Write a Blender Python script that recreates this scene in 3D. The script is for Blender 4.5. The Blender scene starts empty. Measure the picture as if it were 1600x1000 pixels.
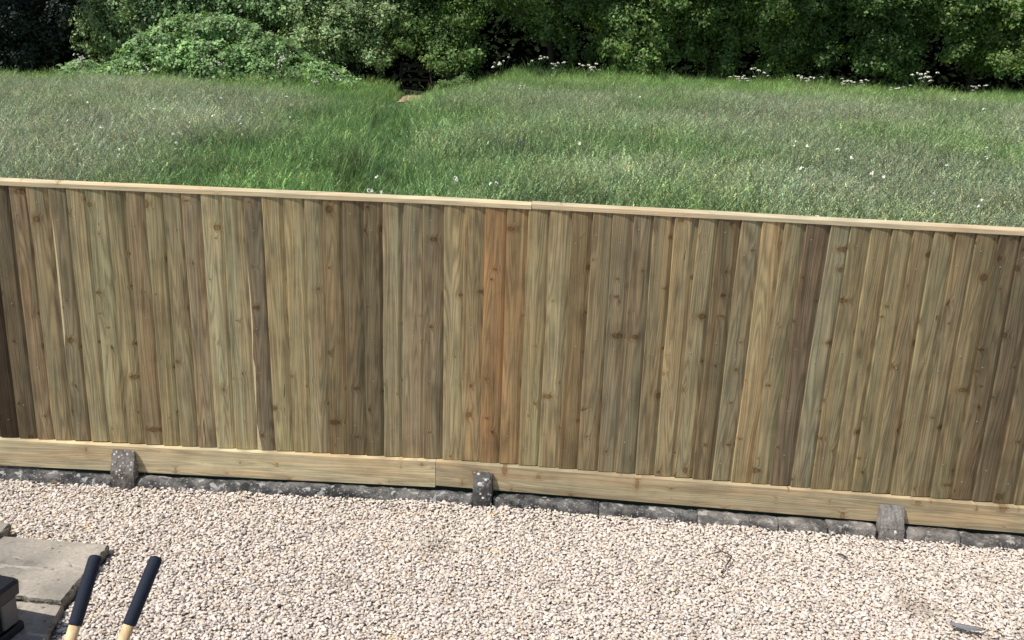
import bpy, math, numpy as np
from mathutils import Matrix, Vector
from math import radians as R, sin, cos, pi

# ------------------------------------------------------------------ camera, sky, sun, exposure
scene = bpy.context.scene
COL = scene.collection
CAM = np.array([0.7120, -4.2949, 2.2948])
RR = np.array([0.99426711, 0.09976519, 0.03846836])
UU = np.array([-0.06524595, 0.28105559, 0.957471])
FW = np.array([-0.08471053, 0.95449183, -0.28595361])
cd = bpy.data.cameras.new('camera'); cd.sensor_width = 36; cd.lens = 36*1400/1600
cd.clip_start = 0.05; cd.clip_end = 2000
camera = bpy.data.objects.new('camera', cd); COL.objects.link(camera)
camera.matrix_world = Matrix(((RR[0], UU[0], -FW[0], CAM[0]), (RR[1], UU[1], -FW[1], CAM[1]), (RR[2], UU[2], -FW[2], CAM[2]), (0, 0, 0, 1)))
scene.camera = camera
SUN_EL, SUN_AZ = R(56), R(57)          # azimuth: from straight behind the viewer towards the left
to_sun = Vector((-sin(SUN_AZ)*cos(SUN_EL), -cos(SUN_AZ)*cos(SUN_EL), sin(SUN_EL)))
world = bpy.data.worlds.new('World'); scene.world = world; world.use_nodes = True
wn = world.node_tree; bg = wn.nodes['Background']
sky = wn.nodes.new('ShaderNodeTexSky'); sky.sky_type = 'NISHITA'; sky.sun_disc = False
sky.sun_elevation = SUN_EL
sky.sun_rotation = math.atan2(to_sun.x, to_sun.y)
wn.links.new(sky.outputs[0], bg.inputs[0]); bg.inputs[1].default_value = 0.11
sl = bpy.data.lights.new('sun', 'SUN'); sl.energy = 4.8; sl.angle = R(0.53); sl.color = (1, .97, .93)
sun = bpy.data.objects.new('sun', sl); COL.objects.link(sun)
sun.rotation_euler = to_sun.to_track_quat('Z', 'Y').to_euler(); sun.location = (-3, -6, 9)
vs = scene.view_settings
vs.view_transform = 'Standard'; vs.look = 'None'; vs.exposure = 0.0; vs.gamma = 1
scene.render.engine = 'CYCLES'
scene.cycles.max_bounces = 8; scene.cycles.diffuse_bounces = 3; scene.cycles.transparent_max_bounces = 6

ZB = 0.215            # underside of the upright boards above the gravel
KINK = 0.0668         # the left bay swings towards the viewer
rng = np.random.default_rng(7)

# ------------------------------------------------------------------ helpers
def srgb(r, g, b, k=1.0):
    f = lambda c: (c/12.92 if c <= .04045 else ((c+.055)/1.055)**2.4)*k
    return (f(r/255), f(g/255), f(b/255))
def at(px, py, Y):
    d = FW + RR*(px-800)/1400 - UU*(py-500)/1400
    return CAM + d*(Y-CAM[1])/d[1]
def mesh_obj(name, verts, faces, mats, parent=None, smooth=False):
    me = bpy.data.meshes.new(name); me.from_pydata([tuple(map(float, v)) for v in verts], [], faces); me.update()
    for m in (mats if isinstance(mats, (list, tuple)) else [mats]): me.materials.append(m)
    if smooth: me.polygons.foreach_set('use_smooth', [True]*len(me.polygons))
    o = bpy.data.objects.new(name, me); COL.objects.link(o)
    if parent: o.parent = parent
    return o
def np_mesh(name, V, F, mats, tint=None, midx=None, smooth=False):
    """V (n,3), F (m,k) with constant k"""
    me = bpy.data.meshes.new(name); n, (m, k) = len(V), F.shape
    me.vertices.add(n); me.vertices.foreach_set('co', V.astype(np.float32).ravel())
    me.loops.add(m*k); me.loops.foreach_set('vertex_index', F.astype(np.int32).ravel())
    me.polygons.add(m); me.polygons.foreach_set('loop_start', np.arange(0, m*k, k, dtype=np.int32))
    for mt in (mats if isinstance(mats, (list, tuple)) else [mats]): me.materials.append(mt)
    if midx is not None: me.polygons.foreach_set('material_index', midx.astype(np.int32))
    if smooth: me.polygons.foreach_set('use_smooth', np.ones(m, bool))
    if tint is not None:
        a = me.attributes.new('tint', 'FLOAT_COLOR', 'POINT')
        a.data.foreach_set('color', np.concatenate([tint, np.ones((n, 1))], 1).astype(np.float32).ravel())
    me.update(calc_edges=True)
    return me
def link(name, me, parent=None):
    o = bpy.data.objects.new(name, me); COL.objects.link(o)
    if parent: o.parent = parent
    return o
def tag(o, label=None, cat=None, group=None, kind=None):
    for k, v in (('label', label), ('category', cat), ('group', group), ('kind', kind)):
        if v: o[k] = v
    return o
def empty(name, loc=(0, 0, 0)):
    o = bpy.data.objects.new(name, None); o.location = loc; COL.objects.link(o); o.empty_display_size = .1
    return o
def tube(pts, rad, n=8, cap=True):
    pts = [np.array(p, float) for p in pts]; V = []; F = []
    for i, p in enumerate(pts):
        t = pts[min(i+1, len(pts)-1)]-pts[max(i-1, 0)]; t /= np.linalg.norm(t)
        a = np.cross(t, [0, 0, 1.]) if abs(t[2]) < .9 else np.cross(t, [1., 0, 0]); a /= np.linalg.norm(a); b = np.cross(t, a)
        for j in range(n):
            th = 2*pi*j/n; V.append(p+rad[i]*(a*cos(th)+b*sin(th)))
    for i in range(len(pts)-1):
        for j in range(n):
            F.append((i*n+j, i*n+(j+1) % n, (i+1)*n+(j+1) % n, (i+1)*n+j))
    if cap:
        F.append(tuple(range(n-1, -1, -1))); F.append(tuple((len(pts)-1)*n+j for j in range(n)))
    return V, F
def join(parts):
    V = []; F = []
    for v, f in parts:
        b = len(V); V += list(v); F += [tuple(i+b for i in q) for q in f]
    return V, F
def box(x0, x1, y0, y1, z0, z1):
    V = [(x, y, z) for z in (z0, z1) for y in (y0, y1) for x in (x0, x1)]
    return V, [(0, 2, 3, 1), (4, 5, 7, 6), (0, 1, 5, 4), (2, 6, 7, 3), (0, 4, 6, 2), (1, 3, 7, 5)]
def fy(x): return KINK*min(x, 0.0)          # line of the fence in plan
def sweep(prof, xs, jit=0.0, seed=0):
    """profile [(offset from fence line, z)] swept along the fence at the stations xs"""
    r = np.random.default_rng(seed); n = len(prof); V = []; F = []
    for x in xs:
        for (o, z) in prof:
            V.append((x+(r.normal()*jit*.5 if jit else 0), fy(x)+o+r.normal()*jit, z+r.normal()*jit))
    for i in range(len(xs)-1):
        for j in range(n):
            F.append((i*n+j, (i+1)*n+j, (i+1)*n+(j+1) % n, i*n+(j+1) % n))
    F.append(tuple(range(n))); F.append(tuple((len(xs)-1)*n+j for j in range(n-1, -1, -1)))
    return V, F
_ph = np.random.default_rng(3).uniform(0, 2*pi, (6, 8, 3)); _dr = np.random.default_rng(4).normal(size=(6, 8, 2))
def wnoise(x, y, s=1.0, k=0):
    """smooth 2-D noise about -1..1, feature size about s"""
    v = 0
    for i in range(8):
        d = _dr[k, i]; v = v+np.sin((d[0]*x+d[1]*y)*1.6/s+_ph[k, i, 0]+.8*np.sin((d[1]*x-d[0]*y)*.9/s+_ph[k, i, 1]))
    return v/4.0

# ------------------------------------------------------------------ node helper and materials
class NT:
    def __init__(s, name):
        s.m = bpy.data.materials.new(name); s.m.use_nodes = True; s.t = s.m.node_tree
        s.b = s.t.nodes['Principled BSDF']; s.out = s.t.nodes['Material Output']
        s.b.inputs['Specular IOR Level'].default_value = .3
    def n(s, typ, ins=None, **kw):
        nd = s.t.nodes.new('ShaderNode'+typ)
        for k, v in kw.items(): setattr(nd, k, v)
        for k, v in (ins or {}).items(): s.set(nd.inputs[k], v)
        return nd
    def set(s, sock, v):
        if isinstance(v, bpy.types.NodeSocket): s.t.links.new(v, sock)
        elif isinstance(v, (tuple, list)) and len(v) == 3 and sock.type == 'RGBA': sock.default_value = (*v, 1)
        else: sock.default_value = v
    def math(s, op, a, b=0.0, c=0.0, clamp=False):
        nd = s.n('Math', {0: a, 1: b, 2: c}, operation=op); nd.use_clamp = clamp; return nd.outputs[0]
    def vm(s, op, a, b=(0, 0, 0)):
        nd = s.n('VectorMath', {0: a, 1: b}, operation=op); return nd.outputs['Value' if op in ('LENGTH', 'DISTANCE', 'DOT_PRODUCT') else 'Vector']
    def mix(s, f, a, b, mode='MIX'):
        nd = s.n('Mix', data_type='RGBA', blend_type=mode); s.set(nd.inputs[0], f); s.set(nd.inputs[6], a); s.set(nd.inputs[7], b); return nd.outputs[2]
    def noise(s, vec, scale=5., detail=3., rough=.5, out=0, dims='3D'):
        nd = s.n('TexNoise', {'Vector': vec, 'Scale': scale, 'Detail': detail, 'Roughness': rough}, noise_dimensions=dims); return nd.outputs[out]
    def ss(s, v, lo, hi, a=0., b=1.):
        nd = s.n('MapRange', interpolation_type='SMOOTHSTEP'); s.set(nd.inputs[0], v); s.set(nd.inputs[1], lo); s.set(nd.inputs[2], hi); s.set(nd.inputs[3], a); s.set(nd.inputs[4], b); return nd.outputs[0]
    def lin(s, v, lo, hi, a=0., b=1.):
        nd = s.n('MapRange'); s.set(nd.inputs[0], v); s.set(nd.inputs[1], lo); s.set(nd.inputs[2], hi); s.set(nd.inputs[3], a); s.set(nd.inputs[4], b); return nd.outputs[0]
    def scale(s, c, f):
        nd = s.n('VectorMath', operation='SCALE'); s.set(nd.inputs[0], c); s.set(nd.inputs['Scale'], f); return nd.outputs[0]
    def bump(s, h, strength=.3, dist=.002):
        nd = s.n('Bump', {'Height': h, 'Strength': strength, 'Distance': dist}); s.t.links.new(nd.outputs[0], s.b.inputs['Normal'])
    def col(s, c): s.set(s.b.inputs['Base Color'], c)
    def rough(s, v): s.set(s.b.inputs['Roughness'], v)

def wood(name, axis, knots=1.0, ringk=1.0, contrast=1.0):
    """sawn softwood: grain along local axis ('z' or 'x'), colour from the object's own colour"""
    w = NT(name)
    oi = w.n('ObjectInfo'); tc = w.n('TexCoord').outputs['Object']
    sp = w.n('SeparateXYZ', {0: tc})
    a, b = (sp.outputs[0], sp.outputs[2]) if axis == 'z' else (sp.outputs[2], sp.outputs[0])
    rnd = oi.outputs['Random']
    la = w.math('ADD', a, w.math('MULTIPLY', rnd, 31.7)); lb = w.math('ADD', b, w.math('MULTIPLY', rnd, 87.3))
    P = w.n('CombineXYZ', {0: la, 2: lb}).outputs[0]
    # knots
    sc = (9.5, 1, 4.2)
    vor = w.n('TexVoronoi', {'Vector': w.vm('MULTIPLY', P, sc), 'Scale': 1., 'Randomness': 1.}, voronoi_dimensions='3D')
    rel = w.vm('SUBTRACT', P, w.vm('DIVIDE', vor.outputs['Position'], sc))
    vc = w.n('SeparateColor', {0: vor.outputs['Color']})
    wob = w.noise(P, 60, 2)
    d = w.math('ADD', w.vm('LENGTH', w.vm('MULTIPLY', rel, w.n('CombineXYZ', {0: w.lin(vc.outputs[2], 0, 1, .5, 1.1), 2: w.lin(vc.outputs[2], 0, 1, 1.5, .75)}).outputs[0])), w.math('MULTIPLY', w.math('SUBTRACT', wob, .5), .016))
    gate = w.math('GREATER_THAN', vc.outputs[0], .5)
    rad = w.lin(w.math('POWER', vc.outputs[1], 2.2), 0, 1, .0028, .017)
    core = w.math('MULTIPLY', w.ss(w.math('DIVIDE', d, rad), .75, 1.2, 1, 0), gate)
    ring = w.math('MULTIPLY', w.ss(w.math('ABSOLUTE', w.math('SUBTRACT', w.math('DIVIDE', d, rad), 1.0)), 0, .45, 1, 0), gate)
    halo = w.math('MULTIPLY', w.math('POWER', 2.718, w.math('MULTIPLY', w.math('DIVIDE', d, rad), -.38)), w.math('MULTIPLY', gate, w.ss(d, .022, .045, 1, 0)))
    # grain
    wav = w.math('MULTIPLY', w.math('SUBTRACT', w.noise(w.n('CombineXYZ', {0: w.math('MULTIPLY', la, 3), 2: lb}).outputs[0], 2.2, 2), .5), .011)
    u = w.math('ADD', w.math('ADD', la, wav), w.math('MULTIPLY', halo, .02))
    f1 = w.noise(w.n('CombineXYZ', {0: w.math('MULTIPLY', u, 190), 2: w.math('MULTIPLY', lb, 3.0)}).outputs[0], 1, 4, .6)
    big = w.noise(w.n('CombineXYZ', {0: w.math('MULTIPLY', u, 17), 2: w.math('MULTIPLY', lb, .75)}).outputs[0], 1, 1.5, .4)
    rings = w.math('PINGPONG', w.math('MULTIPLY', big, 15*ringk), .5)
    rings = w.ss(rings, .02, .42)
    blot = w.noise(w.n('CombineXYZ', {0: w.math('MULTIPLY', la, 38), 2: w.math('MULTIPLY', lb, 1.0)}).outputs[0], 1, 3, .55)
    hue = w.noise(w.n('CombineXYZ', {0: w.math('MULTIPLY', la, 14), 2: w.math('MULTIPLY', lb, 1.1)}).outputs[0], 1.3, 2, .5)
    chk = w.noise(w.n('CombineXYZ', {0: w.math('MULTIPLY', la, 75), 2: w.math('MULTIPLY', lb, 2.3)}).outputs[0], 1, 2, .5)
    v = w.math('MULTIPLY', w.lin(f1, .25, .75, 1-.20*contrast, 1+.19*contrast), w.lin(rings, 0, 1, 1-.26*contrast, 1+.10*contrast))
    v = w.math('MULTIPLY', v, w.lin(blot, .25, .75, 1-.38*contrast, 1+.32*contrast))
    stain = w.noise(w.n('CombineXYZ', {0: w.math('MULTIPLY', la, 9), 2: w.math('MULTIPLY', lb, 5)}).outputs[0], 1, 4, .6)
    v = w.math('MULTIPLY', v, w.ss(stain, .28, .62, 1-.22*contrast, 1+.10*contrast))
    v = w.math('MULTIPLY', v, w.ss(chk, .69, .77, 1, .5))
    c = w.scale(oi.outputs['Color'], v)
    c = w.mix(w.ss(hue, .40, .68), c, w.mix(1, c, (1.09, .975, .90), 'MULTIPLY'))
    c = w.mix(w.ss(hue, .44, .25, 0, 1), c, w.mix(1, c, (.97, 1.02, .96), 'MULTIPLY'))
    c = w.mix(w.math('MULTIPLY', halo, .8*knots, clamp=True), c, w.mix(1, c, (.72, .58, .44), 'MULTIPLY'))
    c = w.mix(w.math('MULTIPLY', core, .6*knots), c, w.mix(1, c, (.62, .50, .38), 'MULTIPLY'))
    c = w.mix(w.math('MULTIPLY', w.math('MULTIPLY', ring, w.lin(wob, .3, .7, .25, 1)), .85*knots), c, w.mix(1, c, (.34, .27, .2), 'MULTIPLY'))
    w.col(c); w.rough(.78)
    h = w.math('SUBTRACT', w.math('ADD', f1, w.math('MULTIPLY', rings, .35)), w.math('MULTIPLY', core, .6))
    w.bump(h, .35, .0016)
    return w.m
WOOD_Z = wood('weathered_feather_edge_wood', 'z'); WOOD_X = wood('sawn_gravel_board_wood', 'x', .8, 1.0, .8)
CAPW = wood('planed_capping_wood', 'x', .5, .8, .45)

def plain(name, c, rough=.6, var=.15, sc=20., metal=0., spec=.3, bump=0.):
    w = NT(name); tc = w.n('TexCoord').outputs['Object']
    n1 = w.noise(tc, sc, 4, .6)
    w.col(w.scale(w.n('RGB').outputs[0] if False else w.mix(0, c, c), w.lin(n1, .2, .8, 1-var, 1+var)))
    w.rough(rough); w.b.inputs['Metallic'].default_value = metal; w.b.inputs['Specular IOR Level'].default_value = spec
    if bump: w.bump(n1, bump, .002)
    return w.m
PALE = plain('bare_sapwood', srgb(190, 172, 136, .9), .8, .2, 60)
CRACK_SHADE = plain('split_shade', (.025, .02, .014), .95)
NAIL = plain('galvanised_nail', (.38, .37, .35), .5, .3, 300, .3)

def concrete(name, base, dark, light, sc=1.0, lich=.5, pebble=.6, psc=1., lth=.66):
    w = NT(name); tc = w.n('TexCoord').outputs['Object']
    tc = w.vm('ADD', tc, w.scale(w.n('CombineXYZ', {0: 13., 1: 7., 2: 5.}).outputs[0], w.n('ObjectInfo').outputs['Random']))
    n1 = w.noise(tc, 9*sc, 5, .65); n2 = w.noise(tc, 45*sc, 4, .7); n3 = w.noise(tc, 26*sc, 2, .5)
    vo = w.n('TexVoronoi', {'Vector': tc, 'Scale': 95*sc*psc}); vs_ = w.n('SeparateColor', {0: vo.outputs['Color']}).outputs[0]
    c = w.mix(w.ss(n1, .35, .65), dark, base)
    c = w.mix(w.math('MULTIPLY', w.ss(vs_, .62, .9), w.ss(vo.outputs['Distance'], .5, .3, 0, pebble)), c, light)
    c = w.mix(w.math('MULTIPLY', w.ss(n3, lth, lth+.06), lich), c, light)
    c = w.scale(c, w.lin(n2, .2, .8, .65, 1.35))
    w.col(c); w.rough(.9)
    w.bump(w.math('ADD', n2, w.math('MULTIPLY', vo.outputs['Distance'], -.6)), .7, .006)
    return w.m
STUMP_A = concrete('pebbly_dark_concrete', (.21, .185, .16), (.07, .062, .055), (.55, .52, .48), 1, .5, 1.0, .75)
STUMP_B = concrete('lichen_spotted_concrete', (.13, .12, .11), (.05, .047, .045), (.62, .61, .57), .8, .9, .45)
STUMP_C = concrete('grey_weathered_concrete', (.26, .24, .21), (.15, .137, .122), (.36, .35, .33), 1.1, .3, .5)
KERB_D = concrete('blackened_kerb_concrete', (.17, .16, .145), (.026, .026, .025), (.44, .43, .40), .9, .7, .5, 1., .585)
KERB_L = concrete('grey_kerb_concrete', (.25, .225, .195), (.07, .066, .06), (.46, .43, .39), .8, .6, .4, 1., .58)

def slab_mat():
    w = NT('worn_paving_slab'); tc = w.n('TexCoord').outputs['Object']
    n1 = w.noise(tc, 3.5, 5, .6); n2 = w.noise(tc, 60, 4, .7); n3 = w.noise(tc, 14, 4, .6); n4 = w.noise(tc, 34, 3, .5)
    c = w.mix(w.ss(n1, .3, .7), srgb(146, 139, 128), srgb(194, 183, 166))
    c = w.mix(w.ss(n3, .50, .72, 0, .7), c, srgb(116, 110, 102)); c = w.mix(w.ss(n4, .66, .72, 0, .7), c, srgb(60, 54, 46)); c = w.mix(w.ss(w.noise(w.vm('MULTIPLY', tc, (5, 22, 1)), 1, 4, .6), .58, .72, 0, .55), c, srgb(214, 205, 190))
    w.col(w.scale(c, w.lin(n2, .2, .8, .66, 1.08))); w.rough(.9); w.bump(w.math('ADD', n2, n3), .5, .004); return w.m
SLAB = slab_mat()
SLAB_EDGE = concrete('broken_slab_edge', (.28, .25, .21), (.13, .115, .09), (.42, .39, .34), 1.2, .5, .6)

def inst_tint(name, base, rough=.8, trans=0., spec=.2, detail=None, blade=False):
    """colour multiplied by the tint carried by each instance"""
    w = NT(name); at_ = w.n('Attribute', attribute_name='tint', attribute_type='INSTANCER')
    c = w.mix(1, base, at_.outputs['Color'], 'MULTIPLY')
    if blade: c = w.mix(1, c, w.n('Attribute', attribute_name='own').outputs['Color'], 'MULTIPLY')
    if detail:
        n = w.noise(w.n('TexCoord').outputs['Object'], detail, 4, .6); c = w.scale(c, w.lin(n, .25, .75, .82, 1.14)); w.bump(n, .35, .004)
    w.col(c); w.rough(rough); w.b.inputs['Specular IOR Level'].default_value = spec
    if trans:
        tr = w.n('BsdfTranslucent', {'Color': c}); mx = w.n('MixShader', {0: trans})
        w.t.links.new(w.b.outputs[0], mx.inputs[1]); w.t.links.new(tr.outputs[0], mx.inputs[2]); w.t.links.new(mx.outputs[0], w.out.inputs[0])
    return w.m
STONE = inst_tint('limestone_chip', (1, 1, 1), .85, 0, .25, 70)
BLADE = inst_tint('grass_blade', (1, 1, 1), .55, .35, .25, None, True)
SEEDM = inst_tint('grass_seed_head', (1.5, 1.32, 1.36), .7, .3, .15, None, True)

def leaf_mat(name, c, trans=.45, rough=.5, spec=.35):
    w = NT(name); a = w.n('Attribute', attribute_name='tint')
    col = w.mix(1, c, a.outputs['Color'], 'MULTIPLY')
    w.col(col); w.rough(rough); w.b.inputs['Specular IOR Level'].default_value = spec
    tr = w.n('BsdfTranslucent', {'Color': w.mix(1, col, (1.1, 1.2, .6), 'MULTIPLY')}); mx = w.n('MixShader', {0: trans})
    w.t.links.new(w.b.outputs[0], mx.inputs[1]); w.t.links.new(tr.outputs[0], mx.inputs[2]); w.t.links.new(mx.outputs[0], w.out.inputs[0])
    return w.m
LEAF = {'mid': leaf_mat('hedge_leaf', (.17, .26, .085)), 'bright': leaf_mat('light_hedge_leaf', (.25, .36, .12)),
        'dark': leaf_mat('dark_evergreen_leaf', (.022, .036, .02), .15), 'ivy': leaf_mat('light_ivy_leaf', (.31, .41, .18), .25, .5, .35),
        'bramble': leaf_mat('bramble_leaf', (.25, .38, .145), .3), 'wood': leaf_mat('shaded_wood_leaf', (.011, .018, .008), .05, .9, .0)}  # wood leaf is near-black: shade behind the hedge put into its colour
BARK = plain('bark', (.06, .05, .04), .9, .4, 12, bump=.6)

# ------------------------------------------------------------------ the ground
BX = [-60, -28, -18, -11, -8, -5.5, -3, 8, 19, 60]; BZ = [-.2, -.05, .45, .3, .10, .4, 1.1, 1.15, 1.02, .95]
def terr(x, y):
    t = np.clip((y-1.0)/37.0, 0, 1); t = t*t*(1.6-.6*t)
    return np.interp(x, BX, BZ)*t + .05*wnoise(x, y, 3.0, 1)*np.clip((y-1)/4, 0, 1) - .03 + 16*np.clip((y-48)/30, 0, 1)
def ground():
    xs = np.concatenate([np.arange(-160, -36, 12), np.arange(-36, 36, .75), np.arange(36, 161, 12)])
    ys = np.concatenate([np.arange(-60, -3, 8), np.arange(-3, 1, .8), np.arange(1, 52, .75), np.arange(52, 260, 14)])
    X, Y = np.meshgrid(xs, ys); V = np.stack([X, Y, terr(X, Y)], -1).reshape(-1, 3)
    n = len(xs); i, j = np.meshgrid(np.arange(len(ys)-1), np.arange(n-1), indexing='ij'); a = (i*n+j).ravel()
    F = np.stack([a, a+1, a+n+1, a+n], 1)
    w = NT('meadow_soil'); tc = w.n('TexCoord').outputs['Object']; n1 = w.noise(tc, 1.2, 5, .6)
    w.col(w.mix(w.ss(n1, .3, .7), (.02, .03, .012), (.045, .06, .025))); w.rough(.95)
    tag(link('ground', np_mesh('ground', V, F, w.m, smooth=True)), kind='structure')
ground()
def yard():
    V, F = box(-9, 10, -9, -.03, -.5, -.014)
    w = NT('gravel_bed_fines'); tc = w.n('TexCoord').outputs['Object']; n1 = w.noise(tc, 60, 4, .7); n2 = w.noise(tc, 3, 3)
    vo = w.n('TexVoronoi', {'Vector': tc, 'Scale': 38.}); 
    c = w.mix(w.ss(n1, .3, .7), srgb(160, 148, 130), srgb(215, 204, 188))
    w.col(w.scale(c, w.ss(vo.outputs['Distance'], .2, .7, 1.05, .45))); w.rough(.95); w.bump(vo.outputs['Distance'], -.8, .01)
    V = [(x, y if y < -1 else y+fy(x)*0 - (0.03 if x < 0 else 0), z) for x, y, z in V]
    tag(mesh_obj('yard', V, F, w.m), kind='structure')
yard()

# ------------------------------------------------------------------ fence
fence = tag(empty('fence', (0.2, 0, 0)), 'close-boarded timber fence of upright overlapping boards running across the yard', 'fence')
def child(o):                 # keep world placement under the fence
    o.parent = fence; o.matrix_parent_inverse = Matrix.Translation((-.2, 0, 0)); return o
BOT = [-2.38, -2.28, -2.18, -2.087, -1.986, -1.888, -1.788, -1.687, -1.598, -1.502, -1.409, -1.309, -1.213, -1.111, -0.997, -0.899, -0.799, -0.704, -0.606, -0.511, -0.412, -0.319, -0.223, -0.111, -0.008, 0.088, 0.188, 0.295, 0.395, 0.503, 0.607, 0.705, 0.813, 0.907, 1.007, 1.106, 1.206, 1.301, 1.401, 1.501, 1.6, 1.696, 1.8, 1.902, 2.008, 2.107, 2.204, 2.301, 2.4, 2.498, 2.599, 2.703, 2.803, 2.903]
TIL = [.005, .006, 0.008, 0.002, 0.01, 0.003, -0.003, -0.002, 0.008, 0.004, 0.001, -0.005, -0.007, -0.005, -0.012, -0.02, -0.012, -0.005, -0.012, -0.012, -0.006, -0.006, 0.003, -0.014, -0.015, -0.011, -0.007, -0.006, -0.005, -0.007, -0.004, -0.002, -0.015, -0.009, -0.015, -0.013, -0.002, -0.001, 0.004, 0.005, 0.007, 0.011, 0.019, 0.008, -0.004, -0.004, -0.008, -0.01, -0.011, -0.017, -0.015, -0.022, -.02, -.02]
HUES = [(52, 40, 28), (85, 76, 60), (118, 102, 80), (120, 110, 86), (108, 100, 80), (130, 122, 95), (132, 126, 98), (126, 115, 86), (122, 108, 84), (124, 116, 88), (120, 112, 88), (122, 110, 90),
        (144, 138, 110), (130, 124, 98), (98, 90, 76), (132, 122, 92), (134, 126, 96), (122, 114, 90), (112, 98, 72), (96, 86, 66), (94, 85, 66), (122, 116, 94), (120, 110, 90), (108, 97, 78),
        (136, 126, 98), (126, 110, 82), (131, 102, 70), (127, 104, 74), (124, 114, 86), (128, 118, 92), (108, 92, 66), (112, 102, 80), (108, 100, 82), (104, 96, 78), (116, 106, 82), (126, 114, 88),
        (122, 114, 90), (96, 86, 66), (112, 106, 86), (136, 120, 90), (116, 108, 84), (92, 80, 66), (112, 108, 90), (112, 104, 80), (118, 107, 81), (118, 110, 84), (108, 98, 76), (114, 106, 82),
        (110, 100, 78), (108, 98, 74), (90, 80, 62), (88, 78, 62), (92, 84, 66), (104, 96, 74)]
EXT = 22
for k in range(EXT):          # the fence goes on to both sides of the picture
    a, b = rng.uniform(.82, 1.14, 2)
    BOT = [BOT[0]-.1]+BOT+[BOT[-1]+.1]; TIL = [.004]+TIL+[-.015]
    HUES = [(112*a, 101*a, 78*a)]+HUES+[(110*b, 100*b, 77*b)]
OFF = EXT
BH = 1.375; WK = 1.6
WANE = {OFF+4: [(0, .004), (.2, .005), (.45, .004), (.52, .007), (.6, .015), (.9, .018), (1.15, .011), (1.29, 0), (BH, 0)],
        OFF+14: [(0, .030), (.04, .024), (.10, .014), (.16, .003), (.2, .004), (.35, .014), (.47, .018), (.52, .006), (.58, .008), (.7, .013), (.85, .010), (1.02, .004), (1.12, 0), (BH, 0)]}
MEAN = np.array(srgb(116, 106, 82, WK))
def board(i):
    r = np.random.default_rng(100+i)
    zs = np.linspace(0, BH, 9).tolist()
    wane = WANE.get(i)
    if wane: zs = sorted(set([round(z, 4) for z in zs]+[round(z, 4) for z, _ in wane]))
    wd = (BOT[i+1]-BOT[i] if i+1 < len(BOT) else .1)+.024
    wig = r.normal(0, .0012, 4); bow = r.normal(0, .002)
    V = []; n = 8; S = []; cup = r.uniform(.0055, .0085)
    for z in zs:
        e = TIL[i]*z/1.356 + wig[0]*sin(z*5+i)+wig[1]*sin(z*11+2*i)
        wn_ = .8*float(np.interp(z, [a for a, _ in wane], [b for _, b in wane])) if wane else 0
        y = bow*sin(pi*z/BH)
        V += [(e+wn_, y+.003, z), (e+wn_+.0025, y, z), (e+wd*.42, y+.0030, z), (e+wd-.044, y+.0062, z), (e+wd-.026, y+.0062+cup, z), (e+wd, y+.0150+cup*.5, z), (e+wd, y+.0205+cup*.5, z), (e, y+.0135, z)]
        if wane: S += [(e-.001, y+.013, z), (e+wn_+.001, y+.0022, z)]
    F = []
    for k in range(len(zs)-1):
        for j in range(n):
            a, b = k*n+j, k*n+(j+1) % n; F.append((a, b, b+n, a+n))
    F.append(tuple(range(n-1, -1, -1))); F.append(tuple((len(zs)-1)*n+j for j in range(n)))
    o = mesh_obj('board', V, F, WOOD_Z)
    x = BOT[i]; o.location = (x, fy(x), ZB+r.normal(0, .0012)); o.rotation_euler = (0, 0, math.atan(KINK) if x < -.05 else 0)
    child(o)
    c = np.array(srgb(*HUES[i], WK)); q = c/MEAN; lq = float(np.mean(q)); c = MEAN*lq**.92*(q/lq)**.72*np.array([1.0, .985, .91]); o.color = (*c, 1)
    if wane:
        m = len(zs); f = [(2*k, 2*k+1, 2*k+3, 2*k+2) for k in range(m-1)]
        b = mesh_obj('bare_edge', S, f, PALE, o)
    return o
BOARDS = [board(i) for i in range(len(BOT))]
def crack(i, u, z0, z1, wdt):  # board split as a flat sliver, its inner shade painted dark
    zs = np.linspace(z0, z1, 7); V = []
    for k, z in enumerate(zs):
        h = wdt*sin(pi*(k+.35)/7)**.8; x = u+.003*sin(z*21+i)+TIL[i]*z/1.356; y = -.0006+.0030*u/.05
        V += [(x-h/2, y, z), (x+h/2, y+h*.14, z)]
    mesh_obj('crack', V, [(2*k, 2*k+1, 2*k+3, 2*k+2) for k in range(6)], CRACK_SHADE, BOARDS[i])
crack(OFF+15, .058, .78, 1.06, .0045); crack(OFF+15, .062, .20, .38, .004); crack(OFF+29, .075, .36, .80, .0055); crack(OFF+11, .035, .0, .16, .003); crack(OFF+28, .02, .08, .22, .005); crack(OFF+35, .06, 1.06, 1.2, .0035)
# capping: two lengths, the right one a touch higher
def cap(x0, x1, dz, c, seed):
    xs = np.unique(np.concatenate([np.arange(x0, x1, .4), [0] if x0 < 0 < x1 else [x0], [x1]]))
    prof = [(-.003, 1.357), (-.003, 1.377), (-.001, 1.3795), (.022, 1.391), (.052, 1.380), (.052, 1.357)]
    V, F = sweep([(o, z+ZB+dz) for o, z in prof], xs, .0006, seed)
    o = child(mesh_obj('capping_rail', V, F, CAPW)); o.color = (*srgb(*c, 1.02), 1)
cap(-4.6, .402, 0, (200, 184, 148), 1); cap(.405, 5.1, .0035, (196, 182, 150), 2)
def gboard(x0, x1, dz, z0, c, seed):
    xs = np.arange(x0, x1+.001, (x1-x0)/10)
    V, F = sweep([(-.027, z0), (-.027, ZB-.006), (-.0255, ZB-.0045), (.012, ZB-.0045), (.012, z0)], xs, .0005, seed)
    o = child(mesh_obj('gravel_board', V, F, WOOD_X)); o.color = (*srgb(*c, 1.25), 1)
gboard(-4.6, -.0425, 0, .062, (180, 166, 132), 1); gboard(-.040, 5.1, 0, .072, (158, 144, 114), 2)
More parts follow.
